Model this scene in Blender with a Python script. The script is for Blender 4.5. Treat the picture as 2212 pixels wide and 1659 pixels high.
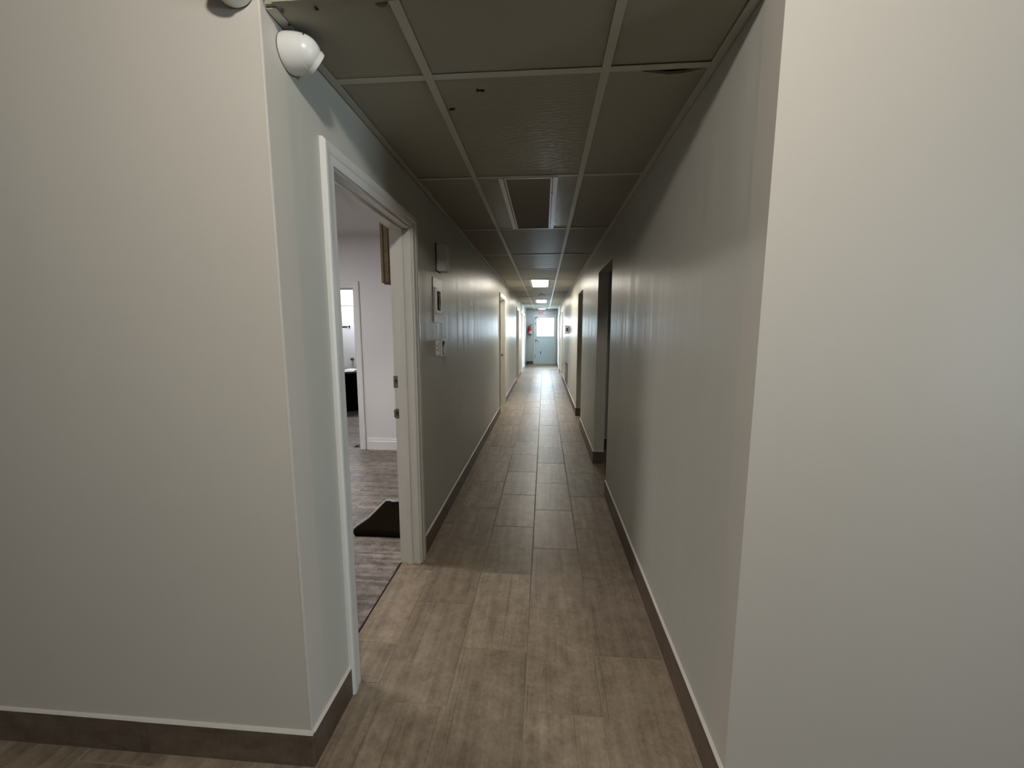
import bpy, bmesh, math, random
from mathutils import Vector, Matrix
random.seed(7)
for o in list(bpy.data.objects): bpy.data.objects.remove(o, do_unlink=True)
scene = bpy.context.scene
COL = scene.collection

# ------------------------------------------------------------------ camera
F_PX, PITCH, YAW, ROLL, CAM_H = 882.78, 0.131457, 0.077646, 0.001076, 1.4872
cd = bpy.data.cameras.new('camera'); cam = bpy.data.objects.new('camera', cd); COL.objects.link(cam)
cd.sensor_fit = 'HORIZONTAL'; cd.sensor_width = 36.0; cd.lens = F_PX / 2212.0 * 36.0
cd.clip_start = 0.02; cd.clip_end = 200
fw = Vector((-math.sin(YAW)*math.cos(PITCH), math.cos(YAW)*math.cos(PITCH), -math.sin(PITCH)))
rt = Vector((math.cos(YAW), math.sin(YAW), 0)); up = rt.cross(fw)
rt2 = rt*math.cos(ROLL) + up*math.sin(ROLL); up2 = rt2.cross(fw)
cam.matrix_world = Matrix(((rt2.x, up2.x, -fw.x, 0), (rt2.y, up2.y, -fw.y, 0), (rt2.z, up2.z, -fw.z, CAM_H), (0, 0, 0, 1)))
scene.camera = cam

# ------------------------------------------------------------------ world, exposure
scene.view_settings.view_transform = 'Standard'; scene.view_settings.look = 'None'
scene.view_settings.gamma = 1.0; scene.view_settings.use_curve_mapping = False
scene.view_settings.exposure = 0.0
w = bpy.data.worlds.new('overcast_sky'); scene.world = w; w.use_nodes = True
bg = w.node_tree.nodes['Background']; bg.inputs[0].default_value = (0.70, 0.87, 1.0, 1); bg.inputs[1].default_value = 27.0

scene.cycles.max_bounces = 4; scene.cycles.diffuse_bounces = 2; scene.cycles.glossy_bounces = 3; scene.cycles.transparent_max_bounces = 4
scene.cycles.use_denoising = True; scene.cycles.use_adaptive_sampling = True; scene.cycles.adaptive_threshold = 0.035
scene.cycles.sample_clamp_indirect = 6.0; scene.cycles.caustics_reflective = False; scene.cycles.caustics_refractive = False

# light levels (radiance of the lamps the place has)
L_HALL = 36.0       # lit troffers in the corridor
L_END = 11.0        # cool troffer by the end door
P_LOBBY = 88.0     # dish lamp on the lobby ceiling (W)
L_OFFICE = 62.0
L_BACK = 26.0

# ------------------------------------------------------------------ dimensions
XL, XR, ZC = -0.775, 0.5685, 2.361
TL = 0.125            # thickness of the left wall
TR = 0.11
YF_L, YF_R = 1.17, 1.14     # front faces of the two walls that face the camera
YE = 18.09            # end wall
Z_LOBBY = 2.85
Z_OFF = 2.59

# ------------------------------------------------------------------ materials
def mat(name): 
    m = bpy.data.materials.new(name); m.use_nodes = True
    nt = m.node_tree; b = nt.nodes['Principled BSDF']
    return m, nt, b
def N(nt, t, **kw):
    n = nt.nodes.new(t)
    for k, v in kw.items(): setattr(n, k, v)
    return n
def simple(name, col, rough=0.5, metal=0.0, emit=None, estr=0.0, noise=0.0, nscale=40, bump=0.0):
    m, nt, b = mat(name)
    b.inputs['Base Color'].default_value = (*col, 1); b.inputs['Roughness'].default_value = rough; b.inputs['Metallic'].default_value = metal
    if emit: b.inputs['Emission Color'].default_value = (*emit, 1); b.inputs['Emission Strength'].default_value = estr
    if noise or bump:
        g = N(nt, 'ShaderNodeNewGeometry'); n = N(nt, 'ShaderNodeTexNoise'); n.inputs['Scale'].default_value = nscale; n.inputs['Detail'].default_value = 5
        nt.links.new(g.outputs['Position'], n.inputs['Vector'])
        if noise:
            mx = N(nt, 'ShaderNodeMix', data_type='RGBA'); mx.inputs[6].default_value = (*[c*(1-noise) for c in col], 1); mx.inputs[7].default_value = (*[min(1, c*(1+noise)) for c in col], 1)
            nt.links.new(n.outputs['Fac'], mx.inputs[0]); nt.links.new(mx.outputs[2], b.inputs['Base Color'])
        if bump:
            bp = N(nt, 'ShaderNodeBump'); bp.inputs['Strength'].default_value = bump; bp.inputs['Distance'].default_value = 0.002
            nt.links.new(n.outputs['Fac'], bp.inputs['Height']); nt.links.new(bp.outputs['Normal'], b.inputs['Normal'])
    return m

def paint(name, col, rough=0.36, streak=0.35, mottled=0.03):
    """satin wall paint with faint roller unevenness running up and down the wall"""
    m, nt, b = mat(name)
    g = N(nt, 'ShaderNodeNewGeometry'); L = nt.links
    mp = N(nt, 'ShaderNodeMapping'); mp.inputs['Scale'].default_value = (7.0, 7.0, 0.5); L.new(g.outputs['Position'], mp.inputs['Vector'])
    n1 = N(nt, 'ShaderNodeTexNoise'); n1.inputs['Scale'].default_value = 1.0; n1.inputs['Detail'].default_value = 2; L.new(mp.outputs[0], n1.inputs['Vector'])
    n3 = N(nt, 'ShaderNodeTexNoise'); n3.inputs['Scale'].default_value = 2.0; n3.inputs['Detail'].default_value = 3; L.new(g.outputs['Position'], n3.inputs['Vector'])
    mx = N(nt, 'ShaderNodeMix', data_type='RGBA'); mx.inputs[6].default_value = (*[c*(1-mottled) for c in col], 1); mx.inputs[7].default_value = (*[c*(1+mottled) for c in col], 1)
    L.new(n3.outputs['Fac'], mx.inputs[0]); L.new(mx.outputs[2], b.inputs['Base Color'])
    mr = N(nt, 'ShaderNodeMapRange'); mr.inputs[3].default_value = rough-0.07; mr.inputs[4].default_value = rough+0.07; L.new(n1.outputs['Fac'], mr.inputs[0]); L.new(mr.outputs[0], b.inputs['Roughness'])
    b1 = N(nt, 'ShaderNodeBump'); b1.inputs['Strength'].default_value = streak; b1.inputs['Distance'].default_value = 0.012; L.new(n1.outputs['Fac'], b1.inputs['Height'])
    L.new(b1.outputs[0], b.inputs['Normal']); b.inputs['Specular IOR Level'].default_value = 0.38
    return m

def wood_tile(name, dark, light, along, rough=0.36, scale_long=1.6, scale_cross=26.0, contrast=1.0):
    """streaky stone / wood look; streaks run along axis 'x' or 'y' (or horizontally on upright tiles)"""
    m, nt, b = mat(name); L = nt.links
    g = N(nt, 'ShaderNodeNewGeometry'); oi = N(nt, 'ShaderNodeObjectInfo')
    mul = N(nt, 'ShaderNodeVectorMath', operation='SCALE'); mul.inputs[0].default_value = (37.0, 53.0, 71.0); L.new(oi.outputs['Random'], mul.inputs['Scale'])
    add = N(nt, 'ShaderNodeVectorMath', operation='ADD'); L.new(g.outputs['Position'], add.inputs[0]); L.new(mul.outputs[0], add.inputs[1])
    mp = N(nt, 'ShaderNodeMapping')
    mp.inputs['Scale'].default_value = {'y': (scale_cross, scale_long, 8), 'x': (scale_long, scale_cross, 8), 'up': (3.5, 3.5, 18)}[along]
    L.new(add.outputs[0], mp.inputs['Vector'])
    n1 = N(nt, 'ShaderNodeTexNoise'); n1.inputs['Scale'].default_value = 1.0; n1.inputs['Detail'].default_value = 4; n1.inputs['Roughness'].default_value = 0.62; L.new(mp.outputs[0], n1.inputs['Vector'])
    n2 = N(nt, 'ShaderNodeTexNoise'); n2.inputs['Scale'].default_value = 13.0; n2.inputs['Detail'].default_value = 5; n2.inputs['Roughness'].default_value = 0.65; L.new(add.outputs[0], n2.inputs['Vector'])
    n3 = N(nt, 'ShaderNodeTexNoise'); n3.inputs['Scale'].default_value = 60.0; n3.inputs['Detail'].default_value = 2; L.new(add.outputs[0], n3.inputs['Vector'])
    # combine streaks with blotches
    a = N(nt, 'ShaderNodeMath', operation='MULTIPLY'); a.inputs[1].default_value = 0.40; L.new(n1.outputs['Fac'], a.inputs[0])
    c = N(nt, 'ShaderNodeMath', operation='MULTIPLY_ADD'); c.inputs[1].default_value = 0.42; L.new(n2.outputs['Fac'], c.inputs[0]); L.new(a.outputs[0], c.inputs[2])
    d = N(nt, 'ShaderNodeMath', operation='MULTIPLY_ADD'); d.inputs[1].default_value = 0.18; L.new(n3.outputs['Fac'], d.inputs[0]); L.new(c.outputs[0], d.inputs[2])
    mp2 = N(nt, 'ShaderNodeMapping'); mp2.inputs['Scale'].default_value = {'y': (75, 1.1, 8), 'x': (1.1, 75, 8), 'up': (3.5, 3.5, 40)}[along]; L.new(add.outputs[0], mp2.inputs['Vector'])
    n4 = N(nt, 'ShaderNodeTexNoise'); n4.inputs['Scale'].default_value = 1.0; n4.inputs['Detail'].default_value = 1; L.new(mp2.outputs[0], n4.inputs['Vector'])
    ln = N(nt, 'ShaderNodeMapRange'); ln.inputs[1].default_value = 0.64; ln.inputs[2].default_value = 0.74; ln.inputs[3].default_value = 0.0; ln.inputs[4].default_value = 0.10; L.new(n4.outputs['Fac'], ln.inputs[0])
    sb = N(nt, 'ShaderNodeMath', operation='SUBTRACT'); L.new(d.outputs[0], sb.inputs[0]); L.new(ln.outputs[0], sb.inputs[1]); d = sb
    cr = N(nt, 'ShaderNodeMapRange'); cr.inputs[1].default_value = 0.5-0.15/contrast; cr.inputs[2].default_value = 0.5+0.15/contrast; L.new(d.outputs[0], cr.inputs[0])
    mx = N(nt, 'ShaderNodeMix', data_type='RGBA'); mx.inputs[6].default_value = (*dark, 1); mx.inputs[7].default_value = (*light, 1); L.new(cr.outputs[0], mx.inputs[0])
    b.inputs['Specular IOR Level'].default_value = 0.42 if along == 'y' else 0.24
    hv = N(nt, 'ShaderNodeHueSaturation'); mr = N(nt, 'ShaderNodeMapRange'); mr.inputs[3].default_value = 0.82; mr.inputs[4].default_value = 1.14
    L.new(oi.outputs['Random'], mr.inputs[0]); L.new(mr.outputs[0], hv.inputs['Value']); L.new(mx.outputs[2], hv.inputs['Color']); L.new(hv.outputs[0], b.inputs['Base Color'])
    rr = N(nt, 'ShaderNodeMapRange'); rr.inputs[3].default_value = rough-0.06; rr.inputs[4].default_value = rough+0.08; L.new(n2.outputs['Fac'], rr.inputs[0]); L.new(rr.outputs[0], b.inputs['Roughness'])
    bp = N(nt, 'ShaderNodeBump'); bp.inputs['Strength'].default_value = 0.18; bp.inputs['Distance'].default_value = 0.001; L.new(n1.outputs['Fac'], bp.inputs['Height']); L.new(bp.outputs[0], b.inputs['Normal'])
    return m

def ceiling_mat(name, col, rough, stip):
    m, nt, b = mat(name); L = nt.links
    g = N(nt, 'ShaderNodeNewGeometry'); mp = N(nt, 'ShaderNodeMapping'); mp.inputs['Scale'].default_value = (26, 85, 1); L.new(g.outputs['Position'], mp.inputs['Vector'])
    n = N(nt, 'ShaderNodeTexNoise'); n.inputs['Scale'].default_value = 1.0; n.inputs['Detail'].default_value = 2.5; L.new(mp.outputs[0], n.inputs['Vector'])
    n3 = N(nt, 'ShaderNodeTexNoise'); n3.inputs['Scale'].default_value = 3.0; n3.inputs['Detail'].default_value = 4; L.new(g.outputs['Position'], n3.inputs['Vector'])
    mx = N(nt, 'ShaderNodeMix', data_type='RGBA'); mx.inputs[6].default_value = (*[c*0.94 for c in col], 1); mx.inputs[7].default_value = (*[c*1.05 for c in col], 1); L.new(n3.outputs['Fac'], mx.inputs[0]); L.new(mx.outputs[2], b.inputs['Base Color'])
    bp = N(nt, 'ShaderNodeBump'); bp.inputs['Strength'].default_value = stip; bp.inputs['Distance'].default_value = 0.002; L.new(n.outputs['Fac'], bp.inputs['Height']); L.new(bp.outputs[0], b.inputs['Normal'])
    b.inputs['Roughness'].default_value = rough; b.inputs['Specular IOR Level'].default_value = 0.02 if stip > 0.5 else 0.15
    return m

M = {}
M['wall'] = paint('greige_satin_paint', (0.565, 0.555, 0.495))
M['wall_front'] = paint('greige_wall_paint', (0.605, 0.567, 0.507), 0.5, 0.08)
M['wall_office'] = paint('pale_grey_office_paint', (0.78, 0.765, 0.77), 0.5, 0.08)
M['wall_end'] = paint('pale_blue_grey_paint', (0.60, 0.65, 0.66), 0.4, 0.1)
M['trim'] = simple('white_gloss_trim_paint', (0.72, 0.71, 0.67), 0.3, noise=0.03, nscale=12, bump=0.05)
M['trim_white'] = simple('bright_white_trim_paint', (0.80, 0.79, 0.79), 0.35, noise=0.02, nscale=12)
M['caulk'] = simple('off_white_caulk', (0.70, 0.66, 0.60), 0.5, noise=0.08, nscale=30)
M['tile'] = wood_tile('beige_streaked_floor_tile', (0.185, 0.141, 0.100), (0.40, 0.318, 0.235), 'y', 0.38, contrast=1.15)
M['base'] = wood_tile('dark_brown_base_tile', (0.085, 0.06, 0.042), (0.17, 0.128, 0.095), 'up', 0.4)
M['grout'] = simple('beige_grout', (0.33, 0.27, 0.205), 0.85, noise=0.2, nscale=60)
M['plank'] = wood_tile('grey_brown_laminate', (0.105, 0.086, 0.072), (0.385, 0.33, 0.29), 'x', 0.42, 0.75, 24.0, 1.45)
M['gap'] = simple('dark_joint', (0.02, 0.016, 0.012), 0.9)
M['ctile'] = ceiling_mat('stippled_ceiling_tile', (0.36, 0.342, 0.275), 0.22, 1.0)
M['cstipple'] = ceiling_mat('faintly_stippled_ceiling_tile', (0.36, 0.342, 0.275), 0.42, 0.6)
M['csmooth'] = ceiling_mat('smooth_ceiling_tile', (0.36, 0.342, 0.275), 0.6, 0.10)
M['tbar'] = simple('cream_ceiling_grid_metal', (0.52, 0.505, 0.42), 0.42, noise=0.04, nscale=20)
M['tbar_white'] = simple('white_enamel_metal', (0.78, 0.78, 0.78), 0.28)
M['plenum'] = simple('dark_ceiling_void', (0.05, 0.04, 0.035), 0.9)
M['dead_diffuser'] = simple('unlit_acrylic_diffuser', (0.30, 0.28, 0.225), 0.85)
M['lit'] = simple('lit_acrylic_diffuser', (0.8, 0.8, 0.8), 0.5, emit=(1.0, 0.93, 0.80), estr=L_HALL)
M['lit_cool'] = simple('lit_cool_acrylic_diffuser', (0.8, 0.8, 0.8), 0.5, emit=(0.78, 0.92, 1.0), estr=L_END)
M['lit_office'] = simple('lit_office_diffuser', (0.8, 0.8, 0.8), 0.5, emit=(1.0, 0.97, 0.96), estr=L_OFFICE)
M['lit_back'] = simple('lit_back_room_diffuser', (0.8, 0.8, 0.8), 0.5, emit=(0.93, 0.95, 1.0), estr=L_BACK)
M['jamb_fill'] = simple('jamb_fill_diffuser', (0.8, 0.8, 0.8), 0.5, emit=(1.0, 0.97, 0.88), estr=4.0)  # glow for the fill panels added in the side rooms
M['plastic'] = simple('white_plastic', (0.74, 0.73, 0.70), 0.32)
M['plastic_dull'] = simple('painted_over_plastic', (0.50, 0.49, 0.45), 0.45, noise=0.08, nscale=60)
M['black'] = simple('black_plastic', (0.012, 0.012, 0.013), 0.4)
M['hole'] = simple('dark_hole', (0.015, 0.014, 0.012), 0.9)
M['grey_metal'] = simple('dull_grey_metal', (0.22, 0.20, 0.17), 0.38, 0.8, noise=0.25, nscale=120)
M['dark_metal'] = simple('dark_bronze_metal', (0.07, 0.07, 0.07), 0.35, 0.7)
M['vent'] = simple('dark_olive_vent_paint', (0.05, 0.048, 0.038), 0.5)
M['rust'] = simple('rusty_edge', (0.10, 0.045, 0.018), 0.8, noise=0.4, nscale=200)
M['red'] = simple('red_enamel', (0.62, 0.03, 0.05), 0.3)
M['red_sign'] = simple('red_sign_letter', (0.36, 0.008, 0.008), 0.5)
M['sign_face'] = simple('sign_face_white', (0.62, 0.58, 0.58), 0.4)
M['paper'] = simple('white_paper', (0.85, 0.85, 0.86), 0.7)
M['cab'] = wood_tile('brown_cabinet_wood', (0.16, 0.115, 0.06), (0.27, 0.20, 0.115), 'up', 0.5)
M['cab_dark'] = simple('dark_cabinet_edge', (0.045, 0.03, 0.018), 0.6)
M['desk'] = simple('espresso_laminate', (0.05, 0.038, 0.035), 0.5, noise=0.15, nscale=30)
M['desk_black'] = simple('black_desk_panel', (0.004, 0.004, 0.005), 1.0)
M['desk_black'].node_tree.nodes['Principled BSDF'].inputs['Specular IOR Level'].default_value = 0.0
M['rug'] = simple('dark_brown_rug_pile', (0.010, 0.0062, 0.0035), 1.0, noise=0.5, nscale=25, bump=0.4)
M['rug'].node_tree.nodes['Principled BSDF'].inputs['Specular IOR Level'].default_value = 0.05
M['binding'] = simple('pale_rug_backing', (0.46, 0.47, 0.50), 0.9, noise=0.15, nscale=90)
M['door_end'] = simple('flare_tinted_door_paint', (0.74, 0.88, 0.96), 0.35)  # backlight flare and daylight tint put into the door colour
M['stain'] = simple('brown_water_stain', (0.17, 0.12, 0.05), 0.7, noise=0.5, nscale=35)
M['concrete'] = simple('pale_concrete', (0.5, 0.5, 0.48), 0.8, noise=0.15, nscale=8)
gm, gnt, gb = mat('clear_glass'); gnt.nodes.remove(gb)
tr = gnt.nodes.new('ShaderNodeBsdfTransparent'); gl = gnt.nodes.new('ShaderNodeBsdfGlossy'); gl.inputs['Roughness'].default_value = 0.02
fr = gnt.nodes.new('ShaderNodeFresnel'); ms = gnt.nodes.new('ShaderNodeMixShader')
gnt.links.new(fr.outputs[0], ms.inputs[0]); gnt.links.new(tr.outputs[0], ms.inputs[1]); gnt.links.new(gl.outputs[0], ms.inputs[2]); gnt.links.new(ms.outputs[0], gnt.nodes['Material Output'].inputs[0])
M['glass'] = gm

# ------------------------------------------------------------------ mesh helpers
class MB:
    def __init__(s): s.v = []; s.f = []
    def box(s, x0, x1, y0, y1, z0, z1):
        i = len(s.v)
        s.v += [(x0,y0,z0),(x1,y0,z0),(x1,y1,z0),(x0,y1,z0),(x0,y0,z1),(x1,y0,z1),(x1,y1,z1),(x0,y1,z1)]
        s.f += [(i,i+3,i+2,i+1),(i+4,i+5,i+6,i+7),(i,i+1,i+5,i+4),(i+1,i+2,i+6,i+5),(i+2,i+3,i+7,i+6),(i+3,i,i+4,i+7)]
        return s
    def prism(s, pts, axis, a0, a1):
        """2D polygon extruded along an axis (pts are the other two coordinates in xyz order)"""
        i = len(s.v); n = len(pts)
        for a in (a0, a1):
            for p in pts:
                c = list(p); c.insert('xyz'.index(axis), a); s.v.append(tuple(c))
        s.f.append(tuple(range(i, i+n))[::-1]); s.f.append(tuple(range(i+n, i+2*n)))
        for k in range(n): s.f.append((i+k, i+(k+1) % n, i+n+(k+1) % n, i+n+k))
        return s
    def lathe(s, prof, o, d, seg=28, cap=True):
        o = Vector(o); d = Vector(d).normalized(); a = d.orthogonal().normalized(); b_ = d.cross(a); i = len(s.v); n = len(prof)
        for (h, r) in prof:
            for k in range(seg):
                t = 2*math.pi*k/seg; s.v.append(tuple(o + d*h + (a*math.cos(t) + b_*math.sin(t))*r))
        for j in range(n-1):
            for k in range(seg):
                k2 = (k+1) % seg; s.f.append((i+j*seg+k, i+j*seg+k2, i+(j+1)*seg+k2, i+(j+1)*seg+k))
        if cap:
            s.f.append(tuple(i+k for k in range(seg))[::-1]); s.f.append(tuple(i+(n-1)*seg+k for k in range(seg)))
        return s
    def tube(s, pts, r, seg=8):
        pts = [Vector(p) for p in pts]; i = len(s.v); n = len(pts)
        for j, p in enumerate(pts):
            d = (pts[min(j+1, n-1)] - pts[max(j-1, 0)]).normalized(); a = d.orthogonal().normalized(); b_ = d.cross(a)
            for k in range(seg):
                t = 2*math.pi*k/seg; s.v.append(tuple(p + (a*math.cos(t)+b_*math.sin(t))*r))
        for j in range(n-1):
            for k in range(seg):
                k2 = (k+1) % seg; s.f.append((i+j*seg+k, i+j*seg+k2, i+(j+1)*seg+k2, i+(j+1)*seg+k))
        s.f.append(tuple(i+k for k in range(seg))[::-1]); s.f.append(tuple(i+(n-1)*seg+k for k in range(seg)))
        return s
    def mesh(s, name, m, smooth=False, bevel=0.0):
        me = bpy.data.meshes.new(name); me.from_pydata(s.v, [], s.f)
        bm = bmesh.new(); bm.from_mesh(me); bmesh.ops.recalc_face_normals(bm, faces=bm.faces)
        if bevel: bmesh.ops.bevel(bm, geom=list(bm.edges), offset=bevel, segments=2, affect='EDGES', clamp_overlap=True)
        bm.to_mesh(me); bm.free(); me.materials.append(M[m] if isinstance(m, str) else m)
        if smooth:
            for p in me.polygons: p.use_smooth = True
            try: me.set_sharp_from_angle(angle=math.radians(40))
            except Exception: pass
        return me
    def build(s, name, m, parent=None, smooth=False, bevel=0.0):
        return link(name, s.mesh(name, m, smooth, bevel), parent)
def link(name, me, parent=None, loc=None):
    o = bpy.data.objects.new(name, me); COL.objects.link(o)
    if parent:
        o.parent = parent
        o.matrix_parent_inverse = Matrix.Translation(-Vector(parent.location))
    if loc: o.location = loc
    return o
def empty(name, loc=(0, 0, 0)):
    o = bpy.data.objects.new(name, None); COL.objects.link(o); o.location = loc; o.empty_display_size = 0.05
    return o
def tag(o, label=None, cat=None, group=None, kind=None):
    if label: o['label'] = label
    if cat: o['category'] = cat
    if group: o['group'] = group
    if kind: o['kind'] = kind
    return o
def struct(o, label, cat): return tag(o, label, cat, kind='structure')
def text_mesh(name, body, size, depth, m, parent, mtx):
    cu = bpy.data.curves.new(name, 'FONT'); cu.body = body; cu.size = size; cu.extrude = depth; cu.offset = size*0.035; cu.align_x = 'CENTER'; cu.align_y = 'CENTER'
    t = bpy.data.objects.new(name+'_tmp', cu); COL.objects.link(t)
    dg = bpy.context.evaluated_depsgraph_get(); me = bpy.data.meshes.new_from_object(t.evaluated_get(dg))
    bpy.data.objects.remove(t, do_unlink=True); me.name = name; me.materials.clear(); me.materials.append(M[m]); me.transform(mtx)
    return link(name, me, parent)

# ------------------------------------------------------------------ walls
def wall_y(name, x0, x1, y0, y1, z1, holes, m, label):
    """wall that runs along y; holes = (y0, y1, ztop)"""
    b = MB(); y = y0
    for (a, c, zt) in sorted(holes):
        b.box(x0, x1, y, a, 0, z1); b.box(x0, x1, a, c, zt, z1); y = c
    b.box(x0, x1, y, y1, 0, z1)
    return struct(b.build(name, m), label, 'wall')

LD = [(1.505, 2.415, 2.085), (7.20, 8.10, 2.075), (11.62, 12.52, 2.07), (13.75, 14.6, 2.07), (15.80, 16.62, 2.07)]
RO = [(3.60, 4.50, 2.088), (6.23, 7.08, 2.085)]
RD = [(12.62, 13.50, 2.07), (14.85, 15.70, 2.07)]
wall_y('wall_left', XL-TL, XL, YF_L+0.10, YE, Z_LOBBY, LD, 'wall', 'long greige corridor wall with the white-cased office doorway')
wall_y('wall_right', XR, XR+TR, YF_R+0.10, YE, Z_LOBBY, RO+RD, 'wall', 'long greige corridor wall with two plain dark openings')
struct(MB().box(-6.2, XL, YF_L, YF_L+0.10, 0, Z_LOBBY).build('wall_front_left', 'wall_front'), 'greige wall facing the viewer beside the office doorway', 'wall')
MB().prism([(XL-0.004, YF_L-0.0012), (XL+0.0012, YF_L-0.0012), (XL+0.0012, YF_L+0.004), (XL-0.004, YF_L+0.004)], 'z', 0.13, Z_LOBBY).build('lit_corner_edge', 'caulk', bpy.data.objects['wall_front_left'])  # paler strip paints the light caught along the wall corner
struct(MB().box(XR, 6.2, YF_R, YF_R+0.10, 0, Z_LOBBY).build('wall_front_right', 'wall_front'), 'pale bare wall facing the viewer at the corridor mouth', 'wall')
struct(MB().box(XL, XR, YF_L, YF_L+0.10, ZC+0.022, Z_LOBBY).build('wall_header', 'wall_front'), 'header above the mouth of the corridor', 'wall')
# lobby shell behind the camera
struct(MB().box(-6.3, -6.2, -7.3, YF_L+0.10, 0, Z_LOBBY).build('wall_lobby_left', 'wall_front'), 'plain lobby side wall', 'wall')
WY0, WY1, WZ0, WZ1 = -3.0, -1.3, 0.75, 2.15
struct(MB().box(6.2, 6.3, -7.3, WY0, 0, Z_LOBBY).box(6.2, 6.3, WY1, YF_R+0.10, 0, Z_LOBBY).box(6.2, 6.3, WY0, WY1, 0, WZ0).box(6.2, 6.3, WY0, WY1, WZ1, Z_LOBBY).build('wall_lobby_right', 'wall_front'), 'plain lobby side wall opposite', 'wall')
struct(MB().box(-6.3, 6.3, -7.4, -7.3, 0, Z_LOBBY).build('wall_lobby_back', 'wall_front'), 'plain lobby wall opposite the corridor', 'wall')
struct(MB().box(-6.3, 6.3, -7.4, YF_L, Z_LOBBY, Z_LOBBY+0.08).build('ceiling_lobby', 'csmooth'), 'flat lobby ceiling', 'ceiling')
struct(MB().box(XL-TL, XR+TR, YF_L, YE+0.1, Z_LOBBY, Z_LOBBY+0.08).build('ceiling_slab', 'plenum'), 'dark slab above the suspended ceiling', 'ceiling')
wn = struct(MB().box(6.2, 6.3, WY0, WY0+0.06, WZ0, WZ1).box(6.2, 6.3, WY1-0.06, WY1, WZ0, WZ1).box(6.2, 6.3, WY0+0.06, WY1-0.06, WZ0, WZ0+0.06).box(6.2, 6.3, WY0+0.06, WY1-0.06, WZ1-0.06, WZ1).box(6.2, 6.3, (WY0+WY1)/2-0.03, (WY0+WY1)/2+0.03, WZ0+0.06, WZ1-0.06).build('window_1', 'trim_white'), 'tall lobby window', 'window')
for (a, c) in [(WY0+0.06, (WY0+WY1)/2-0.03), ((WY0+WY1)/2+0.03, WY1-0.06)]: MB().box(6.245, 6.252, a, c, WZ0+0.06, WZ1-0.06).build('pane', 'glass', wn)
def portal(name, loc, rot, sx, sy):
    l = bpy.data.lights.new(name, 'AREA'); l.shape = 'RECTANGLE'; l.size = sx; l.size_y = sy; l.cycles.is_portal = True
    o = bpy.data.objects.new(name, l); COL.objects.link(o); o.location = loc; o.rotation_euler = rot; return o
portal('sky_portal', (6.32, (WY0+WY1)/2, (WZ0+WZ1)/2), (0, math.radians(90), 0), WZ1-WZ0, WY1-WY0)
portal('sky_portal', (0.04, YE+0.13, 1.62), (math.radians(-90), 0, 0), 0.74, 0.86)
# end wall with door hole
DX0, DX1, DZ = -0.405, 0.475, 2.07
b = MB(); b.box(XL-TL, DX0, YE, YE+0.12, 0, Z_LOBBY).box(DX1, XR+TR, YE, YE+0.12, 0, Z_LOBBY).box(DX0, DX1, YE, YE+0.12, DZ, Z_LOBBY)
struct(b.build('wall_end', 'wall_end'), 'pale end wall around the half-glazed exit door', 'wall')
# office behind the left doorway, and the back room beyond it
OX0 = -4.6; OY1 = 4.83; BY1 = 8.6
b = MB(); b.box(-3.13, XL-TL, OY1, OY1+0.12, 2.00, Z_OFF).box(-2.27, XL-TL, OY1, OY1+0.12, 0, 2.0).box(OX0-2, -3.13, OY1, OY1+0.12, 0, Z_OFF)
struct(b.build('wall_office_end', 'wall_office'), 'pale grey office wall with a white-cased inner doorway', 'wall')
struct(MB().box(OX0-0.1, OX0, 1.27, OY1, 0, Z_OFF).build('wall_office_side', 'wall_office'), 'far side wall of the office', 'wall')
struct(MB().box(OX0, -3.2, 1.271, 1.29, 0, Z_OFF).build('wall_office_near', 'wall_office'), 'near wall of the office', 'wall')
struct(MB().box(OX0-0.1, XL-TL, 1.27, OY1, Z_OFF, Z_OFF+0.06).build('ceiling_office', 'wall_office'), 'smooth pale office ceiling', 'ceiling')
struct(MB().box(-6.7, -1.5, BY1, BY1+0.1, 0, Z_OFF).build('wall_back_room', 'wall_office'), 'far wall of the back room with a white door', 'wall')
struct(MB().box(-6.7, -6.6, OY1+0.12, BY1, 0, Z_OFF).build('wall_back_room_side', 'wall_office'), 'side wall of the back room', 'wall')
struct(MB().box(-1.6, -1.5, OY1+0.12, BY1, 0, Z_OFF).build('wall_back_room_near', 'wall_office'), 'other side wall of the back room', 'wall')
struct(MB().box(-6.7, -1.5, OY1, BY1+0.1, Z_OFF, Z_OFF+0.06).build('ceiling_back_room', 'wall_office'), 'smooth pale back room ceiling', 'ceiling')
# dim side room behind the two plain openings
SX1 = 3.0
b = MB(); b.box(SX1, SX1+0.1, 2.4, 9.4, 0, 2.5).box(XR+TR, SX1, 2.3, 2.4, 0, 2.5).box(XR+TR, SX1, 9.4, 9.5, 0, 2.5).box(XR+TR, SX1, 5.1, 5.2, 0, 2.5)
struct(b.build('wall_side_room', 'wall'), 'grey walls of the unlit rooms behind the plain openings', 'wall')
struct(MB().box(XR+TR, SX1, 2.3, 9.5, 2.5, 2.56).build('ceiling_side_room', 'csmooth'), 'ceiling of the unlit side rooms', 'ceiling')
# outside ground beyond the exit door
struct(MB().box(-6, 6, YE+0.12, YE+14, -0.16, -0.06).build('ground', 'concrete'), 'pale pavement outside the exit door', 'ground')

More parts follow.
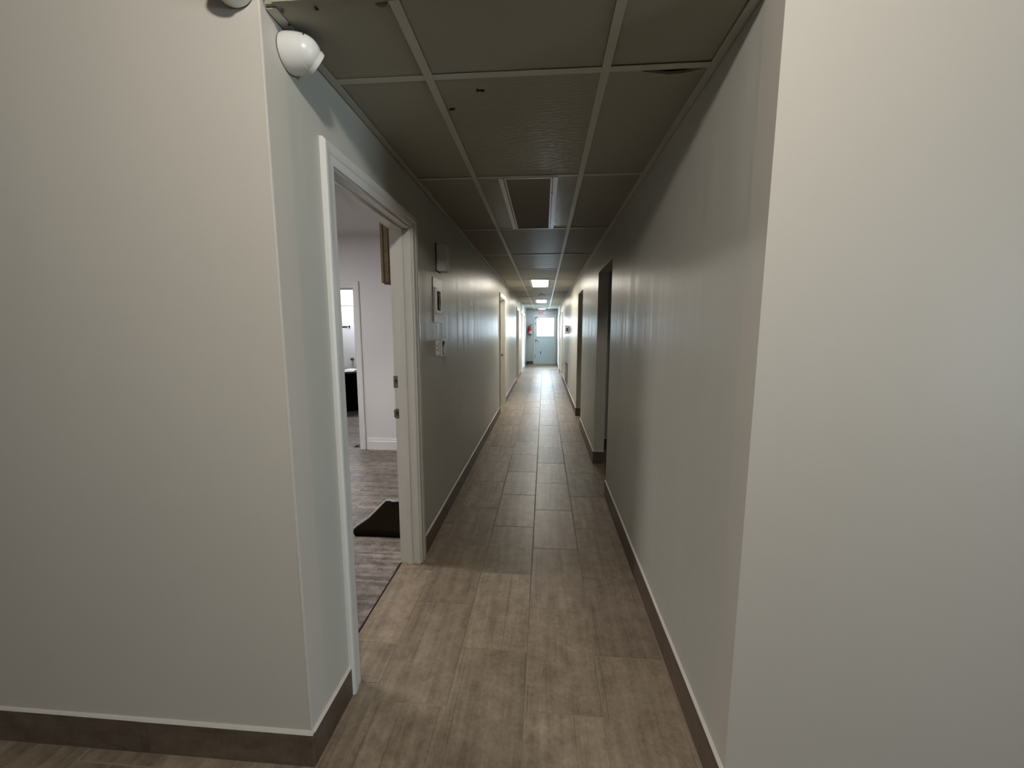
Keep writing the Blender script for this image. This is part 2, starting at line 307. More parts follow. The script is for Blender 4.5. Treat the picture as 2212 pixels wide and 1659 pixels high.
# ------------------------------------------------------------------ floors
def tile_mesh(wx, wy, t=0.009, bev=0.0012):
    b = MB(); b.v = [(0,0,-t),(wx,0,-t),(wx,wy,-t),(0,wy,-t),(0,0,-bev),(wx,0,-bev),(wx,wy,-bev),(0,wy,-bev),(bev,bev,0),(wx-bev,bev,0),(wx-bev,wy-bev,0),(bev,wy-bev,0)]
    b.f = [(3,2,1,0),(0,1,5,4),(1,2,6,5),(2,3,7,6),(3,0,4,7),(4,5,9,8),(5,6,10,9),(6,7,11,10),(7,4,8,11),(8,9,10,11)]
    return b
floor = struct(MB().box(-6.3, XL-TL+0.001, -7.4, 1.27, -0.06, -0.0024).box(XL-TL+0.001, XR+TR, -7.4, YE+0.12, -0.06, -0.0024).box(XR+TR, 6.3, -7.4, 1.24, -0.06, -0.0024).box(XR+TR, SX1, 2.3, 9.5, -0.06, -0.0024).build('floor', 'grout'), 'corridor floor of beige wood-streaked tiles with grout joints', 'floor')
PX, PY, G = 0.3085, 0.6086, 0.0052
tcache = {}
def put_tile(x0, x1, y0, y1):
    wx, wy = round(x1-x0, 4), round(y1-y0, 4)
    if wx < 0.012 or wy < 0.012: return
    k = (wx, wy)
    if k not in tcache: tcache[k] = tile_mesh(wx, wy).mesh('floor_tile', 'tile')
    o = link('floor_tile', tcache[k], floor, (x0, y0, random.uniform(-0.0005, 0.0006)))
    if max(wx, wy) < 1.3: o.rotation_euler = (random.uniform(-1, 1)*0.00045/wy, random.uniform(-1, 1)*0.00045/max(wx, 0.2), 0)
    else: o.location.z = 0.0
def column(k, clips, skip=()):
    """tile column k (0 = the one right of the middle joint); clips = (xmin, xmax, ymin, ymax) areas"""
    cx0 = -0.061 + k*PX; ph = 2.034 if k % 2 == 0 else 1.726
    for (xa, xb, ya, yb) in clips:
        x0, x1 = max(cx0+G/2, xa), min(cx0+PX-G/2, xb)
        if x1-x0 < 0.012: continue
        j = math.floor((ya-ph)/PY)
        while ph+j*PY < yb:
            y0, y1 = ph+j*PY+G/2, ph+(j+1)*PY-G/2
            if (k, j) in skip: j += 1; continue
            if (k, j-1) in skip: y0 = ph+(j-1)*PY+G/2
            put_tile(x0, x1, max(y0, ya), min(y1, yb)); j += 1
lobby = (-2.2, 1.5, 0.45, YF_L)
for k in range(-9, 6):
    if k in (-3,):
        column(k, [(-2.2, XL-0.001, 0.45, YF_L), (XL-0.001, 1.5, 0.45, 1.505), (XL-TL+0.004, 1.5, 1.507, 2.413), (XL+0.001, 1.5, 2.415, YE)])
    elif -3 < k < 2:
        column(k, [(-9, XR-0.010, 0.45, YE)], skip={(-1, 7)})
    else:
        column(k, [lobby])
# sliver of the right-most column and tiles running into the plain openings
for (a, c, zt) in RO: column(2, [(0.562, 0.87, a+0.005, c-0.005)])
# plain tiled remainder of the lobby and side rooms, out of sight
for (x0, x1, y0, y1) in [(-6.2, 6.2, -7.3, 0.44), (-6.2, -2.21, 0.44, 1.17), (1.7, 6.2, 0.44, 1.14), (0.88, SX1, 2.4, 5.1), (0.88, SX1, 5.2, 9.4)]:
    put_tile(x0, x1, y0, y1)

ofl = struct(MB().box(OX0, XL-TL, 1.27, OY1+0.12, -0.06, -0.006).box(-6.6, -1.6, OY1+0.12, BY1, -0.06, -0.006).build('floor_office', 'gap'), 'office floor of grey-brown laminate planks', 'floor')
pcache = {}
def put_plank(x0, x1, y0, y1):
    k = (round(x1-x0, 3), round(y1-y0, 3))
    if k not in pcache: pcache[k] = tile_mesh(k[0], k[1], 0.006, 0.001).mesh('plank', 'plank')
    link('plank', pcache[k], ofl, (x0, y0, -0.0005))
y = 1.275; r = 0
while y < BY1-0.02:
    y1 = min(y+0.125, BY1)
    xa, xb = (OX0, XL-TL-0.006) if y < OY1+0.05 else (-6.6, -1.6)
    xr_ = xb - 1.2*((r*0.37) % 1.0)
    cuts = [xb]; x = xr_
    while x > xa:
        if cuts[-1]-x > 0.02: cuts.append(x)
        x -= 1.2
    cuts.append(xa)
    for a, c in zip(cuts[:-1], cuts[1:]):
        if a-c > 0.03 and c > -5.2+0 and a-c > 0: put_plank(c+0.0006, a-0.0006, y+0.0006, y1-0.0006)
        elif a-c > 0.03: put_plank(c+0.0006, a-0.0006, y+0.0006, y1-0.0006)
    y = y1; r += 1
# ragged dark seam where tile meets laminate
b = MB(); yy = 1.53
while yy < 2.40:
    h = random.uniform(0.02, 0.07); wd = random.choice([0.002, 0.003, 0.004, 0.006, 0.009]); b.box(XL-TL-0.002-wd/2, XL-TL-0.002+wd/2, yy, min(yy+h, 2.40), -0.004, 0.0012); yy += h*0.98
b.box(XL-TL-0.010, XL-TL+0.004, 2.325, 2.392, -0.004, 0.0013).box(XL-TL-0.006, XL-TL+0.002, 1.86, 1.90, -0.004, 0.0013)
sm = b.build('seam', 'gap', floor); tag(sm, 'ragged dark gap between tile and laminate')

# ------------------------------------------------------------------ baseboards (tile strips with a pale caulk bead on top)
def base_run(name, label, pts_list, h):
    root = empty(name, (pts_list[0][0][0], pts_list[0][0][1], 0)); struct(root, label, 'baseboard')
    for (p, q, nrm) in pts_list:
        p = Vector((p[0], p[1], 0)); q = Vector((q[0], q[1], 0)); n = Vector((nrm[0], nrm[1], 0)); d = (q-p); Ltot = d.length; d = d/Ltot
        s = 0.0
        while s < Ltot-0.004:
            e = min(s+0.607, Ltot)
            if Ltot-e < 0.03: e = Ltot
            a, c = p+d*(s+0.001), p+d*(e-0.001); t = n*0.0095
            b = MB(); i = 0
            b.v = [tuple(a), tuple(c), tuple(c+t), tuple(a+t)]
            b.v += [tuple(Vector(v)+Vector((0, 0, h))) for v in b.v[:2]] + [tuple(Vector(b.v[2])+Vector((0, 0, h-0.002))), tuple(Vector(b.v[3])+Vector((0, 0, h-0.002)))]
            b.f = [(0,3,2,1),(4,5,6,7),(0,1,5,4),(1,2,6,5),(2,3,7,6),(3,0,4,7)]
            b.build('base_tile', 'base', root)
            s = e
        # caulk bead along the top
        b = MB(); t = n*0.0105; k = max(1, int(Ltot/0.35)); i = 0
        a = p; c = q; z0 = h-0.001
        for j in range(k+1):
            m_ = p + d*(Ltot*j/k); wz = random.uniform(0.006, 0.010); wt = random.uniform(0.85, 1.1)
            b.v += [tuple(m_+Vector((0, 0, z0))), tuple(m_+t*wt+Vector((0, 0, z0))), tuple(m_+t*0.6*wt+Vector((0, 0, z0+wz*0.7))), tuple(m_+Vector((0, 0, z0+wz)))]
            if j:
                o = len(b.v)-8
                for u in range(4): b.f.append((o+u, o+(u+1) % 4, o+4+(u+1) % 4, o+4+u))
        o = len(b.v)-4; b.f += [(0, 1, 2, 3), (o+3, o+2, o+1, o)]
        b.build('caulk_bead', 'caulk', root)
    return root
e = 0.0095
L_ = lambda a, c: ((XL, a), (XL, c), (1, 0))
base_run('baseboard_left', 'dark brown tile baseboard along the wall with the office doorway',
         [((XL, YF_L-0.0), (XL, 1.455), (1, 0)), L_(2.492, 7.195-0.075), L_(8.105+0.072, 11.55), L_(12.595, 13.68), L_(14.68, 15.73), L_(16.70, YE)], 0.125)
base_run('baseboard_front_left', 'dark brown tile baseboard under the viewer-facing wall beside the office doorway',
         [((XL+e, YF_L), (-1.406, YF_L), (0, -1)), ((-1.406, YF_L), (-6.19, YF_L), (0, -1))], 0.125)
R_ = lambda a, c: ((XR, a), (XR, c), (-1, 0))
base_run('baseboard_right', 'dark brown tile baseboard along the wall with two plain openings',
         [R_(YF_R, 3.60), ((XR-e, 3.60), (XR+TR, 3.60), (0, 1)), R_(4.50, 6.23), ((XR-e, 4.50), (XR+TR, 4.50), (0, -1)), ((XR-e, 6.23), (XR+TR, 6.23), (0, 1)), R_(7.08, 12.55), ((XR-e, 7.08), (XR+TR, 7.08), (0, -1)), R_(13.58, 14.78), R_(15.78, YE)], 0.14)
base_run('baseboard_front_right', 'dark brown tile baseboard under the viewer-facing wall at the corridor mouth', [((XR-e, YF_R), (6.19, YF_R), (0, -1))], 0.14)
base_run('baseboard_end', 'short brown baseboard under the fire extinguisher', [((XL+0.01, YE), (DX0-0.07, YE), (0, -1))], 0.125)
# side room skirting glimpsed through the first opening
base_run('baseboard_side_room', 'dark baseboard inside the unlit side room', [((XR+TR, 5.1), (SX1, 5.1), (0, -1)), ((XR+TR, 4.5), (XR+TR, 5.1), (1, 0))], 0.13)
# white office baseboard
b = MB(); prof = [(OY1, 0), (OY1-0.016, 0), (OY1-0.016, 0.105), (OY1-0.011, 0.112), (OY1-0.010, 0.128), (OY1-0.004, 0.148), (OY1, 0.150)]
b.prism(prof, 'x', -2.192, XL-TL); struct(b.build('baseboard_office', 'trim_white'), 'white moulded baseboard on the office wall', 'baseboard')

# ------------------------------------------------------------------ door casings
PROF = [(0.0, 0.0), (0.0, 0.010), (0.006, 0.012), (0.030, 0.013), (0.036, 0.0165), (0.058, 0.019), (0.066, 0.018), (0.072, 0.011), (0.073, 0.0)]
def casing(parent, fmap, u0, u1, zt, m, sides=(0, 1, 2), zb=(0, 0), names='casing'):
    """mitred door casing in 3 pieces around an opening; fmap(u, d, z) -> xyz with d out of the wall"""
    for sd in sides:
        b = MB(); n = len(PROF)
        for end in (0, 1):
            for (wd, th) in PROF:
                if sd == 0: p = (u0-wd, th, zb[0] if end == 0 else zt+wd)
                elif sd == 1: p = (u0-wd if end == 0 else u1+wd, th, zt+wd)
                else: p = (u1+wd, th, zb[1] if end == 0 else zt+wd)
                b.v.append(fmap(*p))
        b.f.append(tuple(range(n))); b.f.append(tuple(range(2*n-1, n-1, -1)))
        for k in range(n): b.f.append((k, (k+1) % n, n+(k+1) % n, n+k))
        b.build(names, m, parent, smooth=False)
def fbox(fmap, u0, u1, d0, d1, z0, z1):
    b = MB(); p, q = fmap(u0, d0, z0), fmap(u1, d1, z1)
    return b.box(min(p[0], q[0]), max(p[0], q[0]), min(p[1], q[1]), max(p[1], q[1]), z0, z1)
def doorway(name, label, fmap, u0, u1, zt, T, m, slab=None, stop=0.055, knob=True, lever_u=1, cas=(0, 1, 2), glazed=False):
    """lined doorway: jambs and head (0.02 thick) inside the hole u0..u1 x 0..zt in a wall of thickness T"""
    p0 = fmap((u0+u1)/2, 0, 0); root = empty(name, (p0[0], p0[1], 0)); struct(root, label, 'doorway')
    j = 0.020
    fbox(fmap, u0, u0+j, -T-0.002, 0.001, 0.0, zt-j).build('jamb', m, root, bevel=0.002)
    fbox(fmap, u1-j, u1, -T-0.002, 0.001, 0.0, zt-j).build('jamb', m, root, bevel=0.002)
    fbox(fmap, u0, u1, -T-0.002, 0.001, zt-j, zt).build('head_jamb', m, root, bevel=0.002)
    s0, s1 = -stop-0.035, -stop
    fbox(fmap, u0+j, u0+j+0.011, s0, s1, 0, zt-j).build('door_stop', m, root, bevel=0.002)
    fbox(fmap, u1-j-0.011, u1-j, s0, s1, 0, zt-j).build('door_stop', m, root, bevel=0.002)
    fbox(fmap, u0+j, u1-j, s0, s1, zt-j-0.011, zt-j).build('door_stop', m, root, bevel=0.002)
    casing(root, fmap, u0+0.008, u1-0.008, zt-0.012, m, cas)
    if slab:
        ua, ub, za, zb = u0+j+0.002, u1-j-0.002, 0.008, zt-j-0.003
        if glazed:  # glass added to these side doors to brighten the corridor end
            for (p, q, r1, r2) in [(ua, ua+0.09, za, zb), (ub-0.09, ub, za, zb), (ua+0.09, ub-0.09, za, 0.30), (ua+0.09, ub-0.09, zb-0.11, zb)]: fbox(fmap, p, q, s0-0.036, s0-0.001, r1, r2).build('door_rail', slab, root)
            fbox(fmap, ua+0.09, ub-0.09, s0-0.022, s0-0.015, 0.30, zb-0.11).build('glass_pane', 'glass', root)
            c = Vector(fmap((ua+ub)/2, s0-0.06, (0.30+zb-0.11)/2)); d = Vector(fmap((ua+ub)/2, 1, 1))-Vector(fmap((ua+ub)/2, 0, 1))
            portal('sky_portal', c, (0, math.radians(90 if d.x < 0 else -90), 0), zb-0.41, ub-ua-0.18)
        else: fbox(fmap, ua, ub, s0-0.036, s0-0.001, za, zb).build('door_slab', slab, root, bevel=0.001)
        if knob:
            k = u0+j+0.07 if lever_u == 0 else u1-j-0.07; c = fmap(k, s0, 1.0); d = Vector(fmap(k, s0+1, 1.0))-Vector(c)
            MB().lathe([(0, 0.028), (0.006, 0.028), (0.008, 0.012), (0.03, 0.012), (0.036, 0.026), (0.056, 0.027), (0.064, 0.018)], c, d, 16).build('knob', 'grey_metal', root, True)
    return root
fl = lambda u, d, z: (XL+d, u, z)
frr = lambda u, d, z: (XR-d, u, z)
d1 = doorway('door_1', 'white-cased doorway without a door, opening into the office', fl, 1.505, 2.415, 2.085, TL, 'trim', stop=0.045)
# strike plates on the far jamb (facing the camera), with recess
for (xa, xb, z0, z1, rnd) in [(-0.906, -0.880, 1.138, 1.211, 0.002), (-0.910, -0.879, 0.949, 1.009, 0.010)]:
    b = MB(); yj = 2.395
    pts = [(xa+rnd, z0), (xb, z0), (xb, z1), (xa+rnd, z1), (xa, z1-rnd), (xa, z0+rnd)]
    sp = b.prism(pts, 'y', yj-0.0025, yj+0.001).build('strike_plate', 'grey_metal', d1)
    zc_ = (z0+z1)/2; xc = (xa+xb)/2+0.004
    MB().box(xc-0.006, xc+0.008, yj-0.0032, yj-0.0015, zc_-0.012, zc_+0.014).build('latch_hole', 'hole', sp)
    MB().box(xc-0.003, xc+0.006, yj-0.0036, yj-0.002, zc_-0.010, zc_-0.001).build('rust_mark', 'rust' if rnd > 0.005 else 'grey_metal', sp)
# chipped paint at the foot of the jamb
for k in range(5):
    x = random.uniform(-0.89, -0.79); MB().prism([(x, 0.0), (x+0.02, 0.0), (x+0.016, random.uniform(0.006, 0.014)), (x+0.006, random.uniform(0.006, 0.016))], 'y', 2.3935, 2.396).build('paint_chip', 'caulk', d1)
for i, (a, c, zt) in enumerate(LD[1:]):
    doorway('door_%d' % (i+2), ['closed door with cream casing, first one past the wall boxes', 'closed white-cased door, second past the wall boxes', 'closed white-cased door, third past the wall boxes', 'white-cased door beside the fire extinguisher, glass added to let daylight in'][i], fl, a, c, zt, TL, 'trim' if i < 2 else 'trim_white', 'trim' if i < 2 else 'trim_white', glazed=(i == 3))
for i, (a, c, zt) in enumerate(RD):
    doorway('door_%d' % (i+6), ['closed white-cased door just beyond the thermostat', 'white-cased door nearest the exit door on the thermostat wall, glass added to let daylight in'][i], frr, a, c, zt, TR, 'trim_white', 'trim_white', glazed=(i == 1))
# inner office doorway
fo = lambda u, d, z: (u, OY1-d, z)
doorway('door_8', 'white-cased inner doorway at the far end of the office', fo, -3.13, -2.27, 2.0, 0.12, 'trim_white', stop=0.04)
# white door on the far wall of the back room
fb = lambda u, d, z: (u, BY1-d, z)
root = empty('door_9', (-4.4, BY1, 0)); struct(root, 'white flush door behind the dark desk', 'door')
MB().box(-4.86, -4.08, BY1-0.012, BY1-0.001, 0.01, 1.985).build('door_slab', 'trim_white', root, bevel=0.002)
casing(root, fb, -4.88, -4.06, 2.0, 'trim_white')
c = (-4.14, BY1-0.012, 0.86); MB().lathe([(0, 0.03), (0.008, 0.03), (0.010, 0.012), (0.035, 0.012), (0.04, 0.028), (0.06, 0.029), (0.068, 0.018)], c, (0, -1, 0), 16).build('knob', 'grey_metal', root, True)
MB().box(-4.34, -4.22, BY1-0.022, BY1-0.012, 1.545, 1.562).box(-4.19, -4.165, BY1-0.034, BY1-0.012, 1.535, 1.575).build('latch', 'black', root)

# exit door
fe = lambda u, d, z: (u, YE-d, z)
ed = doorway('door_10', 'half-glazed exit door, pale blue with flare painted in, at the end of the corridor', fe, DX0, DX1, DZ, 0.12, 'trim_white', stop=0.03)
a0, a1 = DX0+0.022, DX1-0.022; ys0, ys1 = YE+0.005, YE+0.050; zt = DZ-0.023
gx0, gx1, gz0, gz1 = a0+0.065, a1-0.025, 1.215, zt-0.035
b = MB().box(a0, a1, ys0, ys1, 0.012, gz0).box(a0, gx0, ys0, ys1, gz0, zt).box(gx1, a1, ys0, ys1, gz0, zt).box(gx0, gx1, ys0, ys1, gz1, zt)
slab = b.build('door_slab', 'door_end', ed)
MB().box(gx0, gx1, ys0+0.018, ys0+0.026, gz0, gz1).build('glass_pane', 'glass', slab)
b = MB()
for (x0, x1, z0, z1) in [(gx0-0.02, gx0+0.006, gz0-0.02, gz1+0.02), (gx1-0.006, gx1+0.02, gz0-0.02, gz1+0.02), (gx0+0.006, gx1-0.006, gz0-0.02, gz0+0.006), (gx0+0.006, gx1-0.006, gz1-0.006, gz1+0.02)]: b.box(x0, x1, ys0-0.008, ys0+0.001, z0, z1)
b.build('glazing_bead', 'trim_white', slab)
MB().box(gx0+0.06, gx0+0.14, ys0-0.016, ys0-0.006, gz0+0.045, gz0+0.07).build('latch', 'dark_metal', slab)
MB().box(a0, a1, ys0-0.012, ys0+0.001, 0.012, 0.07).build('door_sweep', 'trim_white', slab)
MB().lathe([(0, 0.026), (0.010, 0.026), (0.012, 0.012), (0.05, 0.011)], (a0+0.035, ys0, 1.04), (0, -1, 0), 14).tube([(a0+0.035, ys0-0.045, 1.04), (a0+0.09, ys0-0.05, 1.035), (a0+0.125, ys0-0.05, 1.0), (a0+0.135, ys0-0.045, 0.965)], 0.011).build('lever_handle', 'dark_metal', slab, True)
MB().box(a0+0.225, a0+0.255, ys0-0.02, ys0, 0.46, 0.55).tube([(a0+0.24, ys0-0.012, 0.47), (a0+0.24, ys0-0.03, 0.43)], 0.008).build('hold_open_catch', 'dark_metal', slab)
cl = MB().box(a0+0.01, a0+0.10, ys0-0.05, ys0, zt-0.085, zt-0.02).build('door_closer', 'trim_white', slab)
MB().box(a0-0.006, a0+0.012, ys0-0.06, ys0, zt-0.10, zt-0.004).box(a0+0.0, a0+0.11, ys0-0.056, ys0-0.049, zt-0.022, zt-0.008).tube([(a0+0.09, ys0-0.05, zt-0.05), (a0+0.15, ys0-0.09, zt-0.10), (a0+0.22, ys0-0.06, zt-0.085)], 0.018).box(a0+0.11, a0+0.225, ys0-0.05, ys0-0.02, zt-0.17, zt-0.145).tube([(a0+0.15, ys0-0.08, zt-0.10), (a0+0.17, ys0-0.05, zt-0.16)], 0.016).build('closer_arm', 'dark_metal', slab)
for z in (0.34, 1.02, 1.76): MB().lathe([(0, 0.010), (0.13, 0.010)], (a0-0.006, YE-0.004, z-0.065), (0, 0, 1), 10).build('hinge', 'dark_metal', ed)
struct(MB().box(DX0, DX1, YE-0.03, YE+0.13, -0.003, 0.010).build('trim_threshold', 'trim_white'), 'pale threshold strip under the exit door', 'threshold')

# ------------------------------------------------------------------ suspended ceiling
ceil = struct(empty('ceiling', (0, 9, ZC)), 'suspended ceiling of dull stippled panels in a cream metal grid', 'ceiling')
TX = [-0.412, 0.198]; FW = 0.0145     # main runners and half flange width
CY = [1.53, 2.485, 3.715, 4.95, 6.14, 7.36, 8.58, 9.80, 11.02, 12.24, 13.46, 14.68, 15.90, 17.08]
def tee(x0, x1, y0, y1, name, m='tbar', dz=0.0):
    MB().box(x0, x1, y0, y1, ZC-0.0005+dz, ZC+0.0015+dz).build(name, m, ceil)
for x in TX:
    yy = YF_L+0.10
    for seg in [(1.19, 3.715), (3.715, 7.36), (7.36, 11.02), (11.02, 14.68), (14.68, YE)]:
        MB().box(x-FW, x+FW, seg[0]+0.0006, seg[1]-0.0006, ZC-0.001, ZC+0.001).box(x-0.001, x+0.001, seg[0]+0.0006, seg[1]-0.0006, ZC+0.001, ZC+0.035).build('main_runner', 'tbar', ceil)
XS = [XL+0.026, TX[0], TX[1], XR-0.022]
for y in CY:
    f = FW
    for a, c in [(XL+0.004, TX[0]-FW), (TX[0]+FW, TX[1]-FW), (TX[1]+FW, XR-0.004)]:
        MB().box(a, c, y-f, y+f, ZC-0.0004, ZC+0.0012).box(a, c, y-0.001, y+0.001, ZC+0.0012, ZC+0.03).build('cross_tee', 'tbar', ceil)
MB().box(XL+0.005, XL+0.033, YF_L+0.02, YE, ZC-0.0012, ZC+0.0006).box(XL+0.004, XL+0.006, YF_L+0.02, YE, ZC-0.001, ZC+0.03).build('wall_angle', 'tbar', ceil)
MB().box(XR-0.031, XR-0.003, YF_R+0.05, YE, ZC-0.0012, ZC+0.0006).box(XR-0.004, XR-0.002, YF_R+0.05, YE, ZC-0.001, ZC+0.03).build('wall_angle', 'tbar', ceil)
MB().box(XL+0.034, XR-0.032, YF_L-0.001, YF_L+0.010, ZC-0.0006, ZC+0.0015).box(XL+0.034, XR-0.032, YF_L-0.001, YF_L+0.002, ZC+0.0015, ZC+0.024).build('wall_angle', 'csmooth', ceil)
MB().box(XL+0.006, XR-0.004, YE-0.03, YE-0.002, ZC-0.0024, ZC+0.001).build('wall_angle', 'tbar_white', ceil)
LIT_ROWS = {(2.485, 3.715): 'off', (7.36, 8.58): 'on', (12.24, 13.46): 'on', (17.08, YE): 'cool'}
rows = list(zip([YF_L+0.006]+CY, CY+[YE]))
def panel(x0, x1, y0, y1, m, sag=True):
    dz = random.uniform(0.0022, 0.005)
    b = MB().box(0, x1-x0, 0, y1-y0, 0, 0.012)
    o = link('ceiling_panel', b.mesh('ceiling_panel', m), ceil, (x0, y0, ZC+dz))
    o.location = Vector((x0, y0, ZC+dz)); o.rotation_euler = (random.uniform(-1, 1)*0.0012, random.uniform(-1, 1)*0.002, 0)
    return o
near_panel = None; pan = {}
LX0, LX1 = -0.262, 0.056       # troffer outline
for ri, (y0, y1) in enumerate(rows):
    m = 'csmooth'
    a, c = y0+0.004, y1-0.004
    if ri == 1:
        # warped panel whose edge has dropped away from the cross tee, leaving a dark lens-shaped gap
        b = MB(); pts = [(TX[1]+0.004, c), (TX[1]+0.004, a), (0.305, a+0.004), (0.33, a+0.022), (0.42, a+0.044), (0.47, a+0.040), (0.545, a+0.010), (XR-0.006, a), (XR-0.006, c)]
        o = b.prism(pts, 'z', ZC+0.002, ZC+0.012).build('ceiling_panel', m, ceil)
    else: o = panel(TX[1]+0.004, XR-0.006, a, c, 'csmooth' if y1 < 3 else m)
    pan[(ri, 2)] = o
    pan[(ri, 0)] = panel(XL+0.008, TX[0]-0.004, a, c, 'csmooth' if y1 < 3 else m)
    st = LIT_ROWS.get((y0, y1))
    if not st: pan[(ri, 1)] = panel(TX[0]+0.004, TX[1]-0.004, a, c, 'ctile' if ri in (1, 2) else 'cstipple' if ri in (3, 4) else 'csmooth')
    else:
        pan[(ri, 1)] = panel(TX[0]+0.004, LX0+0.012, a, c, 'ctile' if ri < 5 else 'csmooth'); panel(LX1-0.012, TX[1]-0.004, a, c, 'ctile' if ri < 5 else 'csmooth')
panel(LX0, LX1, YE-0.215, YE-0.004, 'csmooth')
# small chips, marks and the brown stain
def chip(pts, m, key, label, dz=0.0008):
    o = MB().prism(pts, 'z', ZC-dz, ZC+0.004).build(label[0], m, pan[key]); o.matrix_parent_inverse = Matrix.Translation(-Vector(pan[key].location)) if pan[key].location.length else Matrix.Identity(4); tag(o, label[1])
chip([(-0.258, 1.612), (-0.246, 1.619), (-0.236, 1.616), (-0.228, 1.620), (-0.233, 1.628), (-0.244, 1.624), (-0.254, 1.623), (-0.2585, 1.634)], 'hole', (1, 1), ('chip', 'small dark curled chip in the panel'))
chip([(-0.390, 1.744), (-0.381, 1.735), (-0.364, 1.735), (-0.370, 1.746), (-0.384, 1.747)], 'hole', (1, 1), ('chip', 'small dark chip in the panel'))
chip([(-0.638, 1.207), (-0.630, 1.208), (-0.633, 1.199), (-0.636, 1.196)], 'hole', (0, 0), ('chip', 'tiny dark nick in the panel'))
chip([(-0.465, 1.199), (-0.432, 1.199), (-0.438, 1.208), (-0.450, 1.211), (-0.460, 1.207)], 'stain', (0, 0), ('stain', 'small brown stain at the panel edge'))
chip([(0.345, 2.094), (0.356, 2.094), (0.355, 2.101), (0.347, 2.102)], 'plastic_dull', (1, 2), ('chip', 'faint nick in the panel'))
for x in (-0.738, -0.748):
    y = 1.203 if x > -0.74 else 1.25
    MB().lathe([(0, 0.005), (0.002, 0.004)], (x+0.006, y, ZC-0.001), (0, 0, -1), 10).build('screw', 'dark_metal', ceil)
b = MB(); pts = []
for k in range(16):
    t = 2*math.pi*k/16; r_ = 1 + 0.35*math.sin(3*t+0.5) + random.uniform(-0.15, 0.15); pts.append((-0.07+0.085*r_*math.cos(t), 10.42+0.30*r_*math.sin(t)))
o = b.prism(pts, 'z', ZC+0.0002, ZC+0.004).build('stain', 'stain', pan[(8, 1)]); tag(o, 'brown water stain')

# ------------------------------------------------------------------ troffers
def troffer(y0, y1, state, label):
    root = empty('ceiling_light', ((LX0+LX1)/2, (y0+y1)/2, ZC)); tag(root, label, 'light', 'narrow troffers along the corridor ceiling')
    a, c = y0+FW, y1-FW
    MB().box(LX0+0.004, LX0+0.024, a, c, ZC+0.001, ZC+0.06).box(LX1-0.024, LX1-0.004, a, c, ZC+0.001, ZC+0.06).box(LX0+0.004, LX1-0.004, a, c, ZC+0.06, ZC+0.065).build('housing', 'tbar_white', root)
    for x in (LX0, LX1): MB().box(x-FW, x+FW, a, c, ZC-0.003, ZC+0.0008).build('side_rail', 'tbar_white', root)
    for s_, x in ((1, LX0+FW+0.002), (-1, LX1-FW-0.002)):
        xa, xb = sorted((x+s_*0.0015, x+s_*0.012)); MB().box(xa, xb, a+0.003, c-0.003, ZC-0.004, ZC+0.001).build('lens_frame', 'tbar_white', root)
        xg = x+s_*0.0005
        MB().box(min(xg, xg-s_*0.003), max(xg, xg-s_*0.003), a+0.003, c-0.003, ZC-0.0036, ZC+0.001).build('shadow_gap', 'hole', root)
    for yq in (a+0.006, c-0.006): MB().box(LX0+FW+0.0145, LX1-FW-0.0145, yq-0.006, yq+0.006, ZC-0.004, ZC+0.001).build('lens_frame', 'tbar_white', root)
    MB().box(LX0+FW+0.013, LX1-FW-0.013, a+0.012, c-0.012, ZC-0.001, ZC+0.004).build('diffuser', {'off': 'dead_diffuser', 'on': 'lit', 'cool': 'lit_cool'}[state], root)
    if state == 'off':
        for yq in (y0+0.28, y1-0.22): MB().box(LX1-FW-0.006, LX1-FW+0.001, yq-0.006, yq+0.006, ZC-0.005, ZC).build('clip', 'hole', root)
    return root
troffer(2.485, 3.715, 'off', 'unlit ceiling light with white side rails, above the wall boxes')
troffer(7.36, 8.58, 'on', 'larger-looking of the two glowing warm ceiling lights, before the brown stain')
troffer(12.24, 13.46, 'on', 'glowing ceiling light just behind the brown ceiling stain')
troffer(17.08, YE-0.20, 'cool', 'glowing cool ceiling light right above the exit sign')
def flat_panel(name, label, x, y, z, sx, sy, m):
    root = empty(name, (x, y, z)); tag(root, label, 'light')
    MB().box(x-sx/2-0.02, x+sx/2+0.02, y-sy/2-0.02, y+sy/2+0.02, z-0.02, z-0.001).build('frame', 'tbar_white', root)
    MB().box(x-sx/2, x+sx/2, y-sy/2, y+sy/2, z-0.024, z-0.0195).build('diffuser', m, root)
flat_panel('ceiling_light', 'square office ceiling light panel', -3.1, 2.5, Z_OFF, 0.55, 0.55, 'lit_office')
flat_panel('ceiling_light', 'square back room ceiling light panel', -3.9, 8.0, Z_OFF, 0.9, 0.6, 'lit_back')
flat_panel('ceiling_light', 'added unseen fill panel in the side room past the first plain opening', 1.7, 3.3, 2.5, 0.3, 0.3, 'jamb_fill')  # unseen panels added to lift the dark jambs of the plain openings
flat_panel('ceiling_light', 'added unseen fill panel in the side room past the second plain opening', 1.7, 6.1, 2.5, 0.3, 0.3, 'jamb_fill')
# round surface lamp on the lobby ceiling: it throws the slanting header shadows on both corridor walls
LP = (0.0, -0.31, Z_LOBBY)
root = empty('ceiling_light', LP); tag(root, 'shallow white dish lamp on the lobby ceiling', 'light')
MB().lathe([(0, 0.06), (0.012, 0.06), (0.020, 0.035), (0.04, 0.033)], LP, (0, 0, -1), 28).build('canopy', 'tbar_white', root, True)
MB().lathe([(0.022, 0.034), (0.030, 0.10), (0.036, 0.125), (0.0385, 0.124), (0.0335, 0.098), (0.03, 0.034)], LP, (0, 0, -1), 24).build('dish', 'tbar_white', root, True)
ld = bpy.data.lights.new('lamp_bulb', 'POINT'); ld.shadow_soft_size = 0.076; ld.energy = P_LOBBY; ld.color = (1.0, 0.95, 0.87)
lo = bpy.data.objects.new('lamp_bulb', ld); COL.objects.link(lo); lo.parent = root; lo.location = (0, 0, -0.11)

